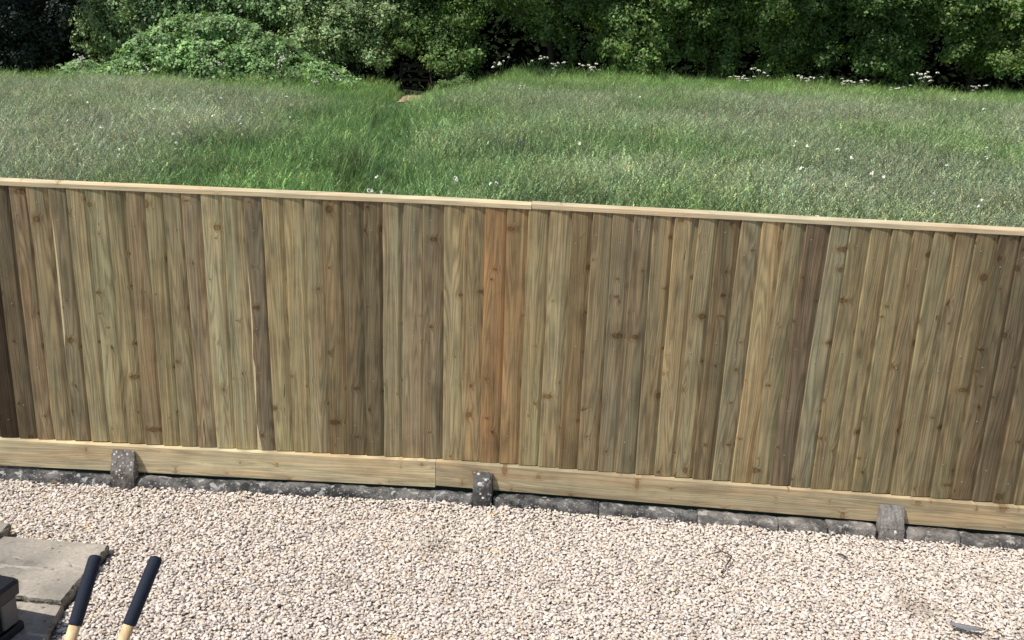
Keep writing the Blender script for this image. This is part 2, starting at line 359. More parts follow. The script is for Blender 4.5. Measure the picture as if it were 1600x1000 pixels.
for z in (.18, .70, 1.22):
    for (x0, x1) in ((-4.6, -.03), (-.02, 5.1)):
        V, F = sweep([(.027, ZB+z-.04), (.027, ZB+z+.04), (.085, ZB+z)], [x0, x1]); o = child(mesh_obj('arris_rail', V, F, WOOD_X)); o.color = (*srgb(130, 120, 95), 1)
for x in (-3.6, -1.70, .22, 2.30, 4.3):
    V, F = box(x-.05, x+.05, fy(x)+.09, fy(x)+.19, -.4, ZB+1.33); o = child(mesh_obj('post', V, F, WOOD_Z)); o.color = (*srgb(125, 115, 92), 1)
def nails():
    V = []; F = []
    for i, x in enumerate(BOT):
        for z in (.10, .17, .68, .74, 1.20, 1.28)[i % 2::2] + (() if i % 3 else (.43,)):
            u = rng.uniform(.02, .055); zz = z+rng.normal(0, .012); xx = x+u+TIL[i]*zz/1.356; y = fy(x)+fy(u if x < 0 else 0)+.0030*u/.05-.0016+(KINK*u if x < 0 else 0); r = rng.uniform(.0024, .0034); b = len(V)
            V += [(xx+r*cos(a*pi/3), y, ZB+zz+r*sin(a*pi/3)) for a in range(6)]+[(xx+r*cos(a*pi/3), y+.004, ZB+zz+r*sin(a*pi/3)) for a in range(6)]
            F += [tuple(b+k for k in range(6))]+[(b+k, b+6+k, b+6+(k+1) % 6, b+(k+1) % 6) for k in range(6)]
    for x, z in ((-.06, .10), (-.06, .175), (-.025, .185), (-.02, .10), (-.4, .15), (1.2, .11), (.9, .12)):
        b = len(V); y = fy(x)-.0285; r = .0045
        V += [(x+r*cos(a*pi/3), y, z+r*sin(a*pi/3)) for a in range(6)]; F += [tuple(b+k for k in range(6))]
    o = child(mesh_obj('nail_heads', V, F, NAIL)); o['kind'] = 'stuff'
nails()

# ------------------------------------------------------------------ stumps and kerb
def stump(x, w, top, sh, front, mat, label, seed, lean=0, rnd=.006):
    r = np.random.default_rng(seed)
    prof = [(-.0285, -.12), (-.0285, top), (-.045, top+.003), (-.028-.42*(front-.028), (top+sh)/2+.022), (-front+.008, sh+.006), (-front, sh-.01), (-front-.004, (sh)/2), (-front-.006, -.12)]
    us = np.linspace(-w/2, w/2, 9); V = []; n = len(prof)
    for u in us:
        ed = rnd*(abs(u)/(w/2))**4
        for (o, z) in prof: V.append((u+lean*(z)+r.normal()*.0012, o+ed*(1 if o < -.03 else 0)+r.normal()*.0016*(o < -.03), z-ed*(z > .03)+r.normal()*.002))
    F = []
    for i in range(len(us)-1):
        for j in range(n): F.append((i*n+j, (i+1)*n+j, (i+1)*n+(j+1) % n, i*n+(j+1) % n))
    F.append(tuple(range(n))); F.append(tuple((len(us)-1)*n+j for j in range(n-1, -1, -1)))
    o = mesh_obj('concrete_stump', V, F, mat); o.location = (x, fy(x), 0); o.rotation_euler = (0, 0, math.atan(KINK) if x < 0 else 0)
    tag(o, label, 'post stump', 'concrete post stumps along the fence foot')
stump(-1.688, .122, .190, .095, .102, STUMP_A, 'pebbly dark concrete post stump, leftmost at the fence foot', 1, -.08, .006)
stump(.222, .098, .172, .095, .100, STUMP_B, 'white-spotted concrete post stump in the middle of the fence foot', 2, -.04, .004)
stump(2.300, .118, .172, .090, .106, STUMP_C, 'smooth grey concrete post stump, rightmost, with one white spot', 3, .01, .004)
SPOT = plain('white_lichen', (.72, .70, .64), .9, .2, 90)
def blob(name, c, r, mat, parent=None, seed=0, sq=(1, 1, 1), n1=7, n2=10):
    g = np.random.default_rng(seed); V = [(0, 0, 1)]; F = []
    for i in range(1, n1):
        for j in range(n2): th, ph = pi*i/n1, 2*pi*j/n2; V.append((sin(th)*cos(ph), sin(th)*sin(ph), cos(th)))
    V.append((0, 0, -1)); L = len(V)-1
    for j in range(n2): F.append((0, 1+j, 1+(j+1) % n2)); F.append((L, 1+(n1-2)*n2+(j+1) % n2, 1+(n1-2)*n2+j))
    for i in range(n1-2):
        for j in range(n2): a = 1+i*n2; F.append((a+j, a+n2+j, a+n2+(j+1) % n2, a+(j+1) % n2))
    V = [np.array(v)*r*np.array(sq)*(1+g.normal()*.13) for v in V]
    o = mesh_obj(name, V, F, mat, parent); o.location = c; return o
st = {o.location.x: o for o in bpy.data.objects if o.name.startswith('concrete_stump')}
blob('lichen_spot', (.014, -.109, .062), .009, SPOT, [o for x, o in st.items() if x > 2][0], 5, (1, .5, 1.2))
sB = [o for x, o in st.items() if 0 < x < 1][0]
for k, (u, o_, z, r) in enumerate(((-.018, -.080, .125, .012), (.012, -.070, .148, .008), (.004, -.103, .060, .006), (-.01, -.103, .082, .005), (-.03, -.05, .168, .008))):
    blob('lichen_spot', (u, o_, z), r, SPOT, sB, 20+k, (1.1, .35, 1))
kerb = tag(empty('kerb', (.2, -.08, 0)), 'low dark concrete kerb running under the fence gravel boards', 'kerb')
def kblock(x0, x1, off, top, mat, seed, rnd=.02):
    r = np.random.default_rng(seed); xs = np.arange(x0, x1, .025).tolist()+[x1]
    prof = [(-.02, -.1), (-.02, top-.004), (-.04, top), (off+rnd, top-.003), (off+rnd*.35, top-rnd*.4), (off, top-rnd), (off-.006, -.1)]
    wv = r.uniform(0, 6, 4); V = []; n = len(prof)
    for x in xs:
        a = .003*sin(x*7+wv[0])+.002*sin(x*17+wv[1]); b = .003*sin(x*5+wv[2])+.0015*sin(x*23+wv[3])
        e = .003*(max(0, 1-min(x-x0, x1-x)/.01))
        for k, (o, z) in enumerate(prof): V.append((x, fy(x)+o+(a+e+r.normal()*.0022 if k > 2 else 0), z+(b-e+r.normal()*.002 if 0 < k < 6 else 0)))
    F = []
    for i in range(len(xs)-1):
        for j in range(n): F.append((i*n+j, (i+1)*n+j, (i+1)*n+(j+1) % n, i*n+(j+1) % n))
    F.append(tuple(range(n))); F.append(tuple((len(xs)-1)*n+j for j in range(n-1, -1, -1)))
    o = mesh_obj('kerb_block', V, F, mat, None, True); o.parent = kerb; o.matrix_parent_inverse = Matrix.Translation((-.2, .08, 0))
kblock(-4.6, -1.752, -.088, .044, KERB_D, 1); kblock(-1.626, .168, -.092, .047, KERB_D, 2, .024)
kblock(.277, .83, -.090, .056, KERB_D, 3); kblock(.833, 1.336, -.093, .055, KERB_D, 4); kblock(1.339, 1.744, -.092, .058, KERB_L, 5, .014); kblock(1.747, 1.988, -.094, .060, KERB_L, 6, .012)
kblock(1.991, 2.232, -.091, .061, KERB_L, 7, .012); kblock(2.362, 2.645, -.092, .060, KERB_L, 8, .014); kblock(2.648, 3.2, -.094, .056, KERB_L, 9, .015); kblock(3.21, 5.1, -.09, .055, KERB_D, 10)

# ------------------------------------------------------------------ patio slabs
patio = tag(mesh_obj('patio', *box(-4.2, -1.45, -3.6, -.95, -.3, -.012), plain('patio_bedding', (.2, .17, .13), .95, .3, 30)), kind='structure')
def slab(poly, top, thick, seed):
    """slab with a roughened outline"""
    r = np.random.default_rng(seed); P = []
    for i in range(len(poly)):
        a, b = np.array(poly[i]), np.array(poly[(i+1) % len(poly)]); m = max(2, int(np.linalg.norm(b-a)/.022))
        for k in range(m): P.append(a+(b-a)*k/m+r.normal(0, .0018, 2))
    n = len(P); c = np.mean(P, 0); V = []
    for p in P: q = p+(c-p)/np.linalg.norm(c-p)*.008; V.append((q[0], q[1], top+r.normal()*.001))
    for p in P: V.append((p[0]+r.normal()*.003, p[1]+r.normal()*.003, top-.010+r.normal()*.003))
    for p in P: q = p+(c-p)/np.linalg.norm(c-p)*.006; V.append((q[0]+r.normal()*.004, q[1]+r.normal()*.004, top-thick))
    F = [tuple(range(n))]
    for L in (0, 1):
        for j in range(n): F.append((L*n+j, (L+1)*n+j, (L+1)*n+(j+1) % n, L*n+(j+1) % n))
    F.append(tuple(range(3*n-1, 2*n-1, -1)))
    o = mesh_obj('paving_slab', V, F, [SLAB, SLAB_EDGE], patio)
    o.data.polygons.foreach_set('material_index', [0]+[1]*(2*n)+[1])
slab([(-1.93, -.832), (-1.94, -1.262), (-1.38, -1.272), (-1.395, -1.05), (-1.416, -.822)], .050, .058, 1)
slab([(-1.95, -1.275), (-1.97, -1.95), (-1.20, -1.93), (-1.27, -1.62), (-1.365, -1.285)], .044, .055, 2)
slab([(-2.5, -.70), (-2.5, -1.2), (-1.975, -1.2), (-1.968, -.86), (-1.945, -.815), (-1.955, -.74)], .062, .07, 3)
slab([(-2.6, -1.215), (-2.6, -1.9), (-1.985, -1.9), (-1.96, -1.215)], .05, .06, 4)

# ------------------------------------------------------------------ toolbox
def toolbox():
    BLK = plain('black_tool_plastic', (.007, .009, .013), .55, .25, 60, 0, .45, .15); GRY = plain('grey_plastic_panel', (.10, .10, .10), .5, .15, 40)
    t = tag(empty('toolbox', (-1.52, -1.66, .048)), 'black plastic toolbox with grey side panel standing on the paving slab', 'toolbox')
    def bev(x0, x1, y0, y1, z0, z1, c, tap=0):
        """box with chamfered upright and top edges"""
        V = []; ring = [(x0+c, y0), (x1-c, y0), (x1, y0+c), (x1, y1-c), (x1-c, y1), (x0+c, y1), (x0, y1-c), (x0, y0+c)]
        mx, my = (x0+x1)/2, (y0+y1)/2
        for z, s in ((z0, 1-tap), (z1-c, 1), (z1, 1-c*3)): V += [(mx+(a-mx)*s, my+(b-my)*s, z) for a, b in ring]
        F = [tuple(range(7, -1, -1)), tuple(range(16, 24))]
        for L in (0, 1):
            for j in range(8): F.append((L*8+j, L*8+(j+1) % 8, L*8+8+(j+1) % 8, L*8+8+j))
        return V, F
    # local frame: +x right, +y towards the fence; the right rear corner is what the picture shows
    mesh_obj('body', *bev(-.40, .062, -.26, .215, 0, .165, .010, .05), BLK, t)
    mesh_obj('lid', *bev(-.41, .078, -.27, .228, .160, .222, .014, .01), BLK, t)
    mesh_obj('side_panel', *bev(.055, .069, .125, .203, .045, .152, .004), GRY, t)
    mesh_obj('base_rim', *bev(-.405, .074, -.265, .222, .0, .032, .006), BLK, t)
    mesh_obj('latch', *bev(.060, .088, -.10, -.04, .10, .185, .004), BLK, t)
    hv, hf = tube([(-.30, -.02, .22), (-.29, -.02, .262), (-.26, -.02, .272), (-.08, -.02, .272), (-.05, -.02, .262), (-.04, -.02, .22)], [.011]*6, 8)
    mesh_obj('carry_handle', hv, hf, BLK, t, True)
    t.rotation_euler = (0, 0, R(-7))
toolbox()

# ------------------------------------------------------------------ post hole digger
def digger():
    GRIP = plain('navy_foam_grip', (.017, .022, .036), .75, .25, 160, 0, .25, .3)
    w = NT('ash_handle'); tc = w.n('TexCoord').outputs['Object']; n1 = w.noise(w.vm('MULTIPLY', tc, (60, 60, 3)), 1, 3)
    w.col(w.mix(w.ss(n1, .3, .7), srgb(214, 178, 128), srgb(232, 205, 160))); w.rough(.5)
    STEEL = plain('dark_steel', (.06, .06, .065), .45, .3, 30, .8)
    foot = np.array([-.655, -2.905, .0]); t = tag(empty('post_hole_digger', foot), 'leaning post hole digger with two wooden handles and navy grips', 'digger')
    tops = [np.array([-.611, -2.209, .906])-foot, np.array([-.442, -2.193, .909])-foot]
    for s, T in zip((-1, 1), tops):
        b = np.array([s*.012, 0, .02])+T*.0; d = T-b; L = np.linalg.norm(d); d /= L
        P = lambda q: b+d*q
        h = mesh_obj('handle', *tube([P(.10), P(L-.01)], [.0155, .0155], 14), w.m, t, True)
        g0 = L-.185
        rr_ = [.0155, .0178, .0182, .0182, .0182, .0165, .011, .003]; q = [g0-.002, g0, g0+.006, L-.05, L-.012, L-.004, L, L+.002]
        mesh_obj('grip', *tube([P(x) for x in q], rr_, 16), GRIP, h, True)
        # blade: curved steel scoop reaching into the gravel
        V = []; nu, nv = 7, 6
        ax = d; side = np.array([0, 0, 1.])-ax*ax[2]; side /= np.linalg.norm(side); lat = np.cross(ax, side)*s
        for i in range(nv):
            q_ = .14-.24*i/(nv-1); wd = .055*(1-.25*(i/(nv-1))**2)
            for j in range(nu):
                a = (j/(nu-1)-.5)*2.2; V.append(b+ax*q_+side*wd*sin(a)+lat*(.03+.05*(cos(a)-.5)))
        F = [(i*nu+j, i*nu+j+1, (i+1)*nu+j+1, (i+1)*nu+j) for i in range(nv-1) for j in range(nu-1)]
        o = mesh_obj('blade', V, F, STEEL, t, True); m = o.modifiers.new('thick', 'SOLIDIFY'); m.thickness = .004
    V, F = tube([(-.03, 0, .17), (.05, 0, .17)], [.012, .012], 10); mesh_obj('pivot_bolt', V, F, STEEL, t)
digger()

# ------------------------------------------------------------------ instanced stuff (gravel, grass)
def proto_collection(name, meshes):
    c = bpy.data.collections.new(name)
    for i, me in enumerate(meshes):
        o = bpy.data.objects.new('%s_%02d' % (name, i), me); c.objects.link(o)
    return c
def scatter(name, pts, rot, scl, idx, tint, coll, label, cat, mat):
    me = bpy.data.meshes.new(name); n = len(pts); me.vertices.add(n); me.vertices.foreach_set('co', pts.astype(np.float32).ravel())
    def att(nm, typ, key, arr): a = me.attributes.new(nm, typ, 'POINT'); a.data.foreach_set(key, arr.ravel())
    att('rot', 'FLOAT_VECTOR', 'vector', rot.astype(np.float32)); att('scl', 'FLOAT_VECTOR', 'vector', scl.astype(np.float32))
    att('pick', 'INT', 'value', idx.astype(np.int32)); att('tint', 'FLOAT_COLOR', 'color', np.concatenate([tint, np.ones((n, 1))], 1).astype(np.float32))
    me.update(); me.materials.append(mat)
    o = bpy.data.objects.new(name, me); COL.objects.link(o)
    g = bpy.data.node_groups.new(name+'_scatter', 'GeometryNodeTree'); g.is_modifier = True
    g.interface.new_socket('Geometry', in_out='INPUT', socket_type='NodeSocketGeometry'); g.interface.new_socket('Geometry', in_out='OUTPUT', socket_type='NodeSocketGeometry')
    N = g.nodes; gi = N.new('NodeGroupInput'); go = N.new('NodeGroupOutput')
    ci = N.new('GeometryNodeCollectionInfo'); ci.inputs['Collection'].default_value = coll; ci.inputs['Separate Children'].default_value = True; ci.inputs['Reset Children'].default_value = True
    ip = N.new('GeometryNodeInstanceOnPoints'); ip.inputs['Pick Instance'].default_value = True
    def na(nm, typ):
        a = N.new('GeometryNodeInputNamedAttribute'); a.data_type = typ; a.inputs['Name'].default_value = nm; return [s for s in a.outputs if s.enabled and s.name == 'Attribute'][0]
    L = g.links.new
    er = N.new('FunctionNodeEulerToRotation'); L(na('rot', 'FLOAT_VECTOR'), er.inputs[0])
    L(gi.outputs[0], ip.inputs['Points']); L(ci.outputs[0], ip.inputs['Instance']); L(na('pick', 'INT'), ip.inputs['Instance Index'])
    L(er.outputs[0], ip.inputs['Rotation']); L(na('scl', 'FLOAT_VECTOR'), ip.inputs['Scale']); L(ip.outputs[0], go.inputs[0])
    md = o.modifiers.new('scatter', 'NODES'); md.node_group = g
    tag(o, label, cat, None, 'stuff'); return o

# gravel: angular chips
import bmesh
def stone(seed):
    r = np.random.default_rng(seed); bm = bmesh.new()
    P = r.normal(size=(17, 3)); P /= np.linalg.norm(P, axis=1)[:, None]; P *= r.uniform(.78, 1.0, (17, 1)); P *= np.array([1, r.uniform(.62, .9), r.uniform(.38, .62)])
    for p in P: bm.verts.new(p)
    bmesh.ops.convex_hull(bm, input=bm.verts)
    for v in [v for v in bm.verts if not v.link_faces]: bm.verts.remove(v)
    bmesh.ops.bevel(bm, geom=list(bm.edges), offset=.09, segments=1, affect='EDGES', profile=.5)
    bmesh.ops.triangulate(bm, faces=bm.faces)
    me = bpy.data.meshes.new('stone'); bm.to_mesh(me); bm.free(); me.materials.append(STONE)
    return me
def gravel():
    protos = proto_collection('stone', [stone(s) for s in range(14)])
    def layer(sp, x0, x1, y0, y1, zlo, zhi, s0, s1):
        X, Y = np.meshgrid(np.arange(x0, x1, sp), np.arange(y0, y1, sp)); n = X.size
        x = X.ravel()+rng.uniform(-.5, .5, n)*sp; y = Y.ravel()+rng.uniform(-.5, .5, n)*sp
        return np.stack([x, y, rng.uniform(zlo, zhi, n)], 1), s0+(s1-s0)*rng.beta(1.6, 3.0, n)
    A = [layer(.0155, -3.6, 4.6, -1.85, -.08, -.008, .001, .008, .0155), layer(.0175, -3.6, 4.6, -1.85, -.08, .0, .007, .0075, .0172), layer(.03, -5, 6, -4.2, -.08, -.010, .004, .011, .02)]
    p = np.concatenate([a[0] for a in A]); s = np.concatenate([a[1] for a in A])
    x, y = p[:, 0], p[:, 1]; edge = np.where(x < 0, KINK*x, 0)-.092
    und = .006*wnoise(x, y, .35, 2)+.004*wnoise(x, y, .12, 3); p[:, 2] += und
    bank = np.clip((y-(edge-.10))/.10, 0, 1); p[:, 2] += .012*bank
    keep = y < edge-s*.5+.006*wnoise(x, y, .1, 4)
    for sx, hw in ((-1.688, .064), (.222, .054), (2.297, .064)):
        keep &= ~((abs(x-sx) < hw) & (y > np.where(sx < 0, KINK*sx, 0)-.112))
    # no stones inside the slabs, a few strewn on their margin
    sl_edge = np.interp(y, [-4.2, -1.93, -1.62, -1.285, -1.05, -.822], [-1.20, -1.20, -1.27, -1.37, -1.40, -1.415])
    keep &= ~((x < sl_edge+.004) & (y < np.where(x < -1.93, -.71, -.826)-.002))
    p, s = p[keep], s[keep]; n = len(p); x, y = p[:, 0], p[:, 1]
    base = np.array(srgb(229, 216, 202)); v = np.clip(rng.normal(.97, .10, (n, 1)), .6, 1.2)
    tint = base*v*np.array([1, 1, 1])
    warm = rng.random(n) < .10; tint[warm] *= np.array([1.0, .92, .78])
    grey = rng.random(n) < .10; tint[grey] *= np.array([.78, .78, .79])
    dark = rng.random(n) < .005; tint[dark] *= .4
    yel = (wnoise(x, y, .10, 5) > 1.2) & (rng.random(n) < .4); tint[yel] *= np.array([1.03, .97, .78])
    dirt = np.clip(wnoise(x, y, .22, 0)-.75, 0, 1)*.45; tint *= (1-dirt[:, None]*np.array([.7, .75, .85]))
    scatter('gravel', p, rng.uniform(0, 2*pi, (n, 3))*np.array([0, 0, 1])+rng.normal(0, .24, (n, 3))*np.array([1, 1, 0]), s[:, None]*np.ones((1, 3)), rng.integers(0, 14, n), np.clip(tint, 0, .95), protos,
            'pale cream limestone gravel covering the yard', 'gravel', STONE)
gravel()

# grass clumps
def clump(seed, nb, h0, h1, spread, lean, wid, seeds=0.0, wind=(1, -.2)):
    r = np.random.default_rng(seed); V = []; F = []; M = []; T = []
    for k in range(nb):
        own = float(np.clip(r.lognormal(-.12, .5), .3, 2.6)); st_c = np.array([1.75, 1.25, 1.1]) if r.random() < .07 else np.array([1., 1., 1.])*np.array([r.uniform(.88, 1.15), 1, r.uniform(.85, 1.15)])
        bx, by = r.normal(0, spread, 2); h = r.uniform(h0, h1); a = r.uniform(0, 2*pi); ln = lean*r.uniform(.3, 1.2)*h
        dx, dy = (cos(a)*.7+wind[0]*.35)*ln, (sin(a)*.7+wind[1]*.35)*ln
        fa = r.uniform(0, pi); wx, wy = cos(fa), sin(fa)
        stem = r.random() < seeds; w0 = wid*(.55 if stem else r.uniform(.8, 1.4)); b = len(V); ns = 4
        pts = []
        for i in range(ns+1):
            t = i/ns; q = t*t; z = h*(t-.28*q*lean); pts.append(np.array([bx+dx*q, by+dy*q, z]))
            ww = w0*(1-t*.55 if stem else (1-t)**.7+.05)/2
            V += [pts[-1]-np.array([wx, wy, 0])*ww, pts[-1]+np.array([wx, wy, 0])*ww]; T += [own*st_c]*2
        for i in range(ns): F.append((b+2*i, b+2*i+1, b+2*i+3, b+2*i+2)); M.append(0)
        if stem:
            tip, prev = pts[-1], pts[-2]; d = tip-prev
            for q in range(9):
                p = prev+d*(.15+q*.13); a2 = r.uniform(0, 2*pi); o = np.array([cos(a2), sin(a2), r.uniform(-.3, .7)])*r.uniform(.016, .040)*(1.25-q*.1)+d*.12
                sd = np.cross(o, [0, 0, 1.]); sd = sd/(np.linalg.norm(sd)+1e-6)*.0055; b = len(V)
                V += [p, p+o*.5-sd, p+o*1.1, p+o*.5+sd]; F.append((b, b+1, b+2, b+3)); M.append(1); T += [own*st_c]*4
    me = np_mesh('grass_clump', np.array(V), np.array(F), [BLADE, SEEDM], midx=np.array(M))
    a = me.attributes.new('own', 'FLOAT_COLOR', 'POINT'); a.data.foreach_set('color', np.concatenate([np.array(T, np.float32), np.ones((len(T), 1), np.float32)], 1).ravel())
    return me
def pathline(y):  # centre of the trodden track
    return np.interp(y, [2, 8, 12, 18, 26, 34, 40], [-1.4, -2.3, -3.2, -4.6, -6.3, -7.6, -8.2])
def meadow():
    green = [clump(s, 40, .28, .68, .10, .5, .0115) for s in range(5)]
    seedy = [clump(20+s, 40, .36, .86, .115, .6, .009, .6) for s in range(6)]
    short = [clump(40+s, 34, .16, .34, .085, .6, .013) for s in range(4)]
    protos = proto_collection('grass_clump', green+seedy+short)
    P = []
    for (y0, y1, den) in ((.35, 5, 9), (5, 11, 34), (11, 18, 26), (18, 27, 19), (27, 39.5, 15)):
        hw0, hw1 = 3+.60*(y1+4.3), 3+.60*(y1+4.3); n = int((y1-y0)*(hw0+hw1)*den)
        P.append(np.stack([rng.uniform(-hw0-y1*.07, hw1-y1*.07, n), rng.uniform(y0, y1, n)], 1))
    p = np.concatenate(P); x, y = p[:, 0], p[:, 1]
    dp = np.abs(x-pathline(y)-.25*wnoise(x, y, 2.5, 3)); pw = np.interp(y, [5, 38], [.75, .55])
    onpath = np.clip(1.4-dp/pw, 0, 1)
    bare = (y > 36.6) & (np.abs(x+8.0) < .55)
    keep = ~bare & ~((y > 32.6) & (np.abs(x-pathline(y)) < .5)); p, x, y, onpath = p[keep], x[keep], y[keep], onpath[keep]; n = len(p)
    # grey seeding patches and lush green ones
    lush = .75*wnoise(x, y*.6, 3.0, 0)+.4*wnoise(x, y*.6, 1.2, 2)
    lush += 1.5*np.exp(-((x-pathline(y)+.8)/2.3)**2)-.35
    lush += 1.6*np.clip((y-29)/7, 0, 1)+.8*np.exp(-(((x-7.2)/2.2)**2+((y-17)/4)**2))
    lush -= .5*np.exp(-(((x+8.5)/5)**2+((y-15)/7)**2))
    g = 1/(1+np.exp(-lush*3.0))
    isg = rng.random(n) < g*.85+.05; idx = np.where(isg, rng.integers(0, 5, n), 5+rng.integers(0, 6, n))
    sh = rng.random(n) < onpath*1.2; idx[sh] = 11+rng.integers(0, 4, sh.sum())
    gc = np.array([.210, .355, .120]); sc_ = np.array([.285, .358, .215])
    tint = gc*g[:, None]+sc_*(1-g[:, None]); tint[sh] = tint[sh]*.5+np.array([.200, .345, .130])*.5
    far = np.clip((y-26)/12, 0, 1)[:, None]; tint = tint*(1-far)+np.array([.265, .430, .135])*far
    tint *= np.clip(rng.normal(1, .16, (n, 1)), .6, 1.5)*(1+.16*wnoise(x, y, 1.6, 5))[:, None]
    tint *= 1+rng.normal(0, .05, (n, 3))
    s = rng.uniform(.8, 1.15, n)*np.interp(y, [0, 8, 20, 30, 36, 38], [.8, .95, 1.0, .9, .85, 1.05])
    s *= 1+.16*wnoise(x, y, 2.2, 4)+.10*wnoise(x, y, .8, 2)
    s *= 1+.8*np.exp(-(((x+11.4)/2.2)**2+((y-35.2)/1.6)**2))
    s = np.where((y > 26) & (np.abs(x-pathline(y)) < 1.0), s*np.interp(y, [26, 31], [1, .5]), s)
    pts = np.stack([x, y, terr(x, y)-.01], 1)
    rot = np.stack([rng.normal(0, .08, n), rng.normal(0, .08, n), rng.normal(0, 1.3, n)+.5*wnoise(x, y, 1.5, 1)], 1)
    scatter('grass', pts, rot, s[:, None]*np.ones((1, 3)), idx, np.clip(tint, .01, 1), protos, 'long seeding meadow grass between the fence and the hedge', 'grass', BLADE)
meadow()
def earth_patch():
    pts = [(-7.75, 33.0), (-7.15, 32.8), (-7.15, 35.2), (-7.4, 37.6), (-7.6, 40.5), (-8.6, 40.5), (-8.45, 37.5), (-8.15, 35.3)]
    V = [(x, y, float(terr(np.array(x), np.array(y)))+.05) for x, y in pts]; c = np.mean(V, 0); c[2] = float(terr(c[0], c[1]))+.06; V.append(tuple(c))
    w = plain('dry_trodden_earth', srgb(196, 158, 132), .95, .25, 6)
    tag(mesh_obj('footpath', V, [(i, (i+1) % 8, 8) for i in range(8)], w), kind='structure')
earth_patch()

# ------------------------------------------------------------------ leaves
def leaf_cloud(C, Nrm, size, r, tintv, tj=.22):
    n = len(C); N_ = Nrm+r.normal(0, .42, (n, 3))+np.array([0, 0, .35]); N_ /= np.linalg.norm(N_, axis=1)[:, None]+1e-9
    t = np.cross(N_, r.normal(size=(n, 3))); t /= np.linalg.norm(t, axis=1)[:, None]+1e-9; b = np.cross(N_, t)
    L = (size*np.clip(r.lognormal(0, .35, n), .5, 2.0))[:, None]
    V = np.stack([C-t*L*.5, C+b*L*.32-N_*L*.06, C+t*L*.5-N_*L*.12, C-b*L*.32-N_*L*.06], 1).reshape(-1, 3)
    a = np.arange(n)*4; F = np.concatenate([np.stack([a, a+1, a+2], 1), np.stack([a, a+2, a+3], 1)])
    T = tintv*np.clip(r.normal(1, tj, (n, 1)), .45, 1.8)*(1+r.normal(0, .07, (n, 3)))
    return V, F, np.repeat(T, 4, 0)
def lobe_points(c, rad, n, r, k=None, hang=0.):
    """leaf positions gathered in sprays over an uneven ellipsoid"""
    k = k or max(10, n//34); d = r.normal(size=(k, 3)); d /= np.linalg.norm(d, axis=1)[:, None]
    d[:, 2] = np.where(d[:, 2] < -.5, d[:, 2]*.6, d[:, 2])
    rf = r.uniform(.62, 1.12, (k, 1)); S = c+d*rf*rad; who = r.integers(0, k, n); sp = .115*np.mean(rad)+.045
    P = S[who]+r.normal(0, 1, (n, 3))*sp*np.array([1, 1, .75]); P[:, 2] -= hang*np.abs(r.normal(0, .3, n))
    Nn = d[who]; br = np.clip(r.normal(1, .18, k), .6, 1.5)[who]
    return P, Nn, br
def tree(name, label, cat, group, lobes, Y, base_px, mat, leafsz, dens, top=8.5, over=1.6, trunk=True, seed=0, tint=(1, 1, 1), upper=True):
    r = np.random.default_rng(seed); bx, by = at(base_px, 130, Y)[0], Y; bz = float(terr(np.array(bx), np.array(by)))
    t = tag(empty(name, (bx, by, bz)), label, cat, group); O = np.array([bx, by, bz])
    L = []
    for (px, py, rx, ry) in lobes:
        yy = Y+r.uniform(-.5, .5); c = at(px, py, yy); m = (yy+4.3)/1400*1.02; L.append((c, np.array([rx*m, max(rx, ry)*m*.8, ry*m]), 1.))
    xs = [l[0][0] for l in L]; x0, x1 = min(xs)-.6, max(xs)+.6
    if upper:                      # unseen canopy above the picture, pushed forward to shade the hedge below
        for k in range(int((x1-x0)*1.6)+2):
            z = r.uniform(4.9, top-1); c = np.array([r.uniform(x0, x1), Y-over*r.uniform(.1, 1)+.3*(z-4.5)*.4, z]); q = r.uniform(.8, 1.25); L.append((c, np.array([q, q*.9, q*.8]), .8))
        for k in range(int((x1-x0)*.8)+1):
            c = np.array([r.uniform(x0, x1), Y+r.uniform(1.0, 1.8), r.uniform(2, 5)]); q = r.uniform(.7, 1.0); L.append((c, np.array([q, q*.8, q]), .25))
    PV, PF, PT = [], [], []; off = 0
    for c, rad, dn in L:
        n = int(dens*dn*(rad[0]*rad[2]*4+.3)); P, Nn, br = lobe_points(c, rad, n, r, hang=.5)
        V, F, T = leaf_cloud(P-O, Nn, leafsz, r, np.array(tint)*br[:, None]); PV.append(V); PF.append(F+off); PT.append(T); off += len(V)
    link('crown', np_mesh('crown', np.concatenate(PV), np.concatenate(PF), LEAF[mat], np.concatenate(PT)), t)
    if trunk:
        parts = []; H = max(3.0, top*.6); cx = (x0+x1)/2-bx
        ax = [np.array([0, 1.3, -.2]), np.array([cx*.15+r.normal()*.1, 1.2, H*.3]), np.array([cx*.4+r.normal()*.2, .6, H*.65]), np.array([cx*.6, .5, H])]
        parts.append(tube(ax, [.17, .14, .10, .05], 8))
        for c, rad, dn in L:
            if r.random() < .55:
                s0 = ax[1]*.5+ax[2]*.5 if c[2] > 3 else ax[1]; e = c-O; mid = (s0+e)/2+r.normal(0, .2, 3); parts.append(tube([s0, mid, e], [.06, .04, .012], 5))
        mesh_obj('trunk', *join(parts), BARK, t, True)
    return t
G = 'hedgerow trees behind the meadow'
tree('evergreen_tree', 'very dark evergreen tree at the far left of the hedge', 'tree', G, [(25, 25, 60, 40), (85, 45, 42, 40), (-30, 55, 50, 45), (50, 75, 50, 28), (105, 20, 30, 30), (10, 95, 60, 18)], 39.4, 40, 'dark', .13, 620, 9, 2.4, seed=1)
tree('ivy_clad_tree', 'slender tree clad in pale glossy ivy right of the dark evergreen', 'tree', G, [(150, 25, 28, 35), (185, 15, 32, 26), (140, 60, 20, 24), (175, 55, 24, 26), (212, 40, 26, 28), (160, 88, 22, 18)], 38.9, 165, 'ivy', .12, 620, 8.5, .4, seed=2)
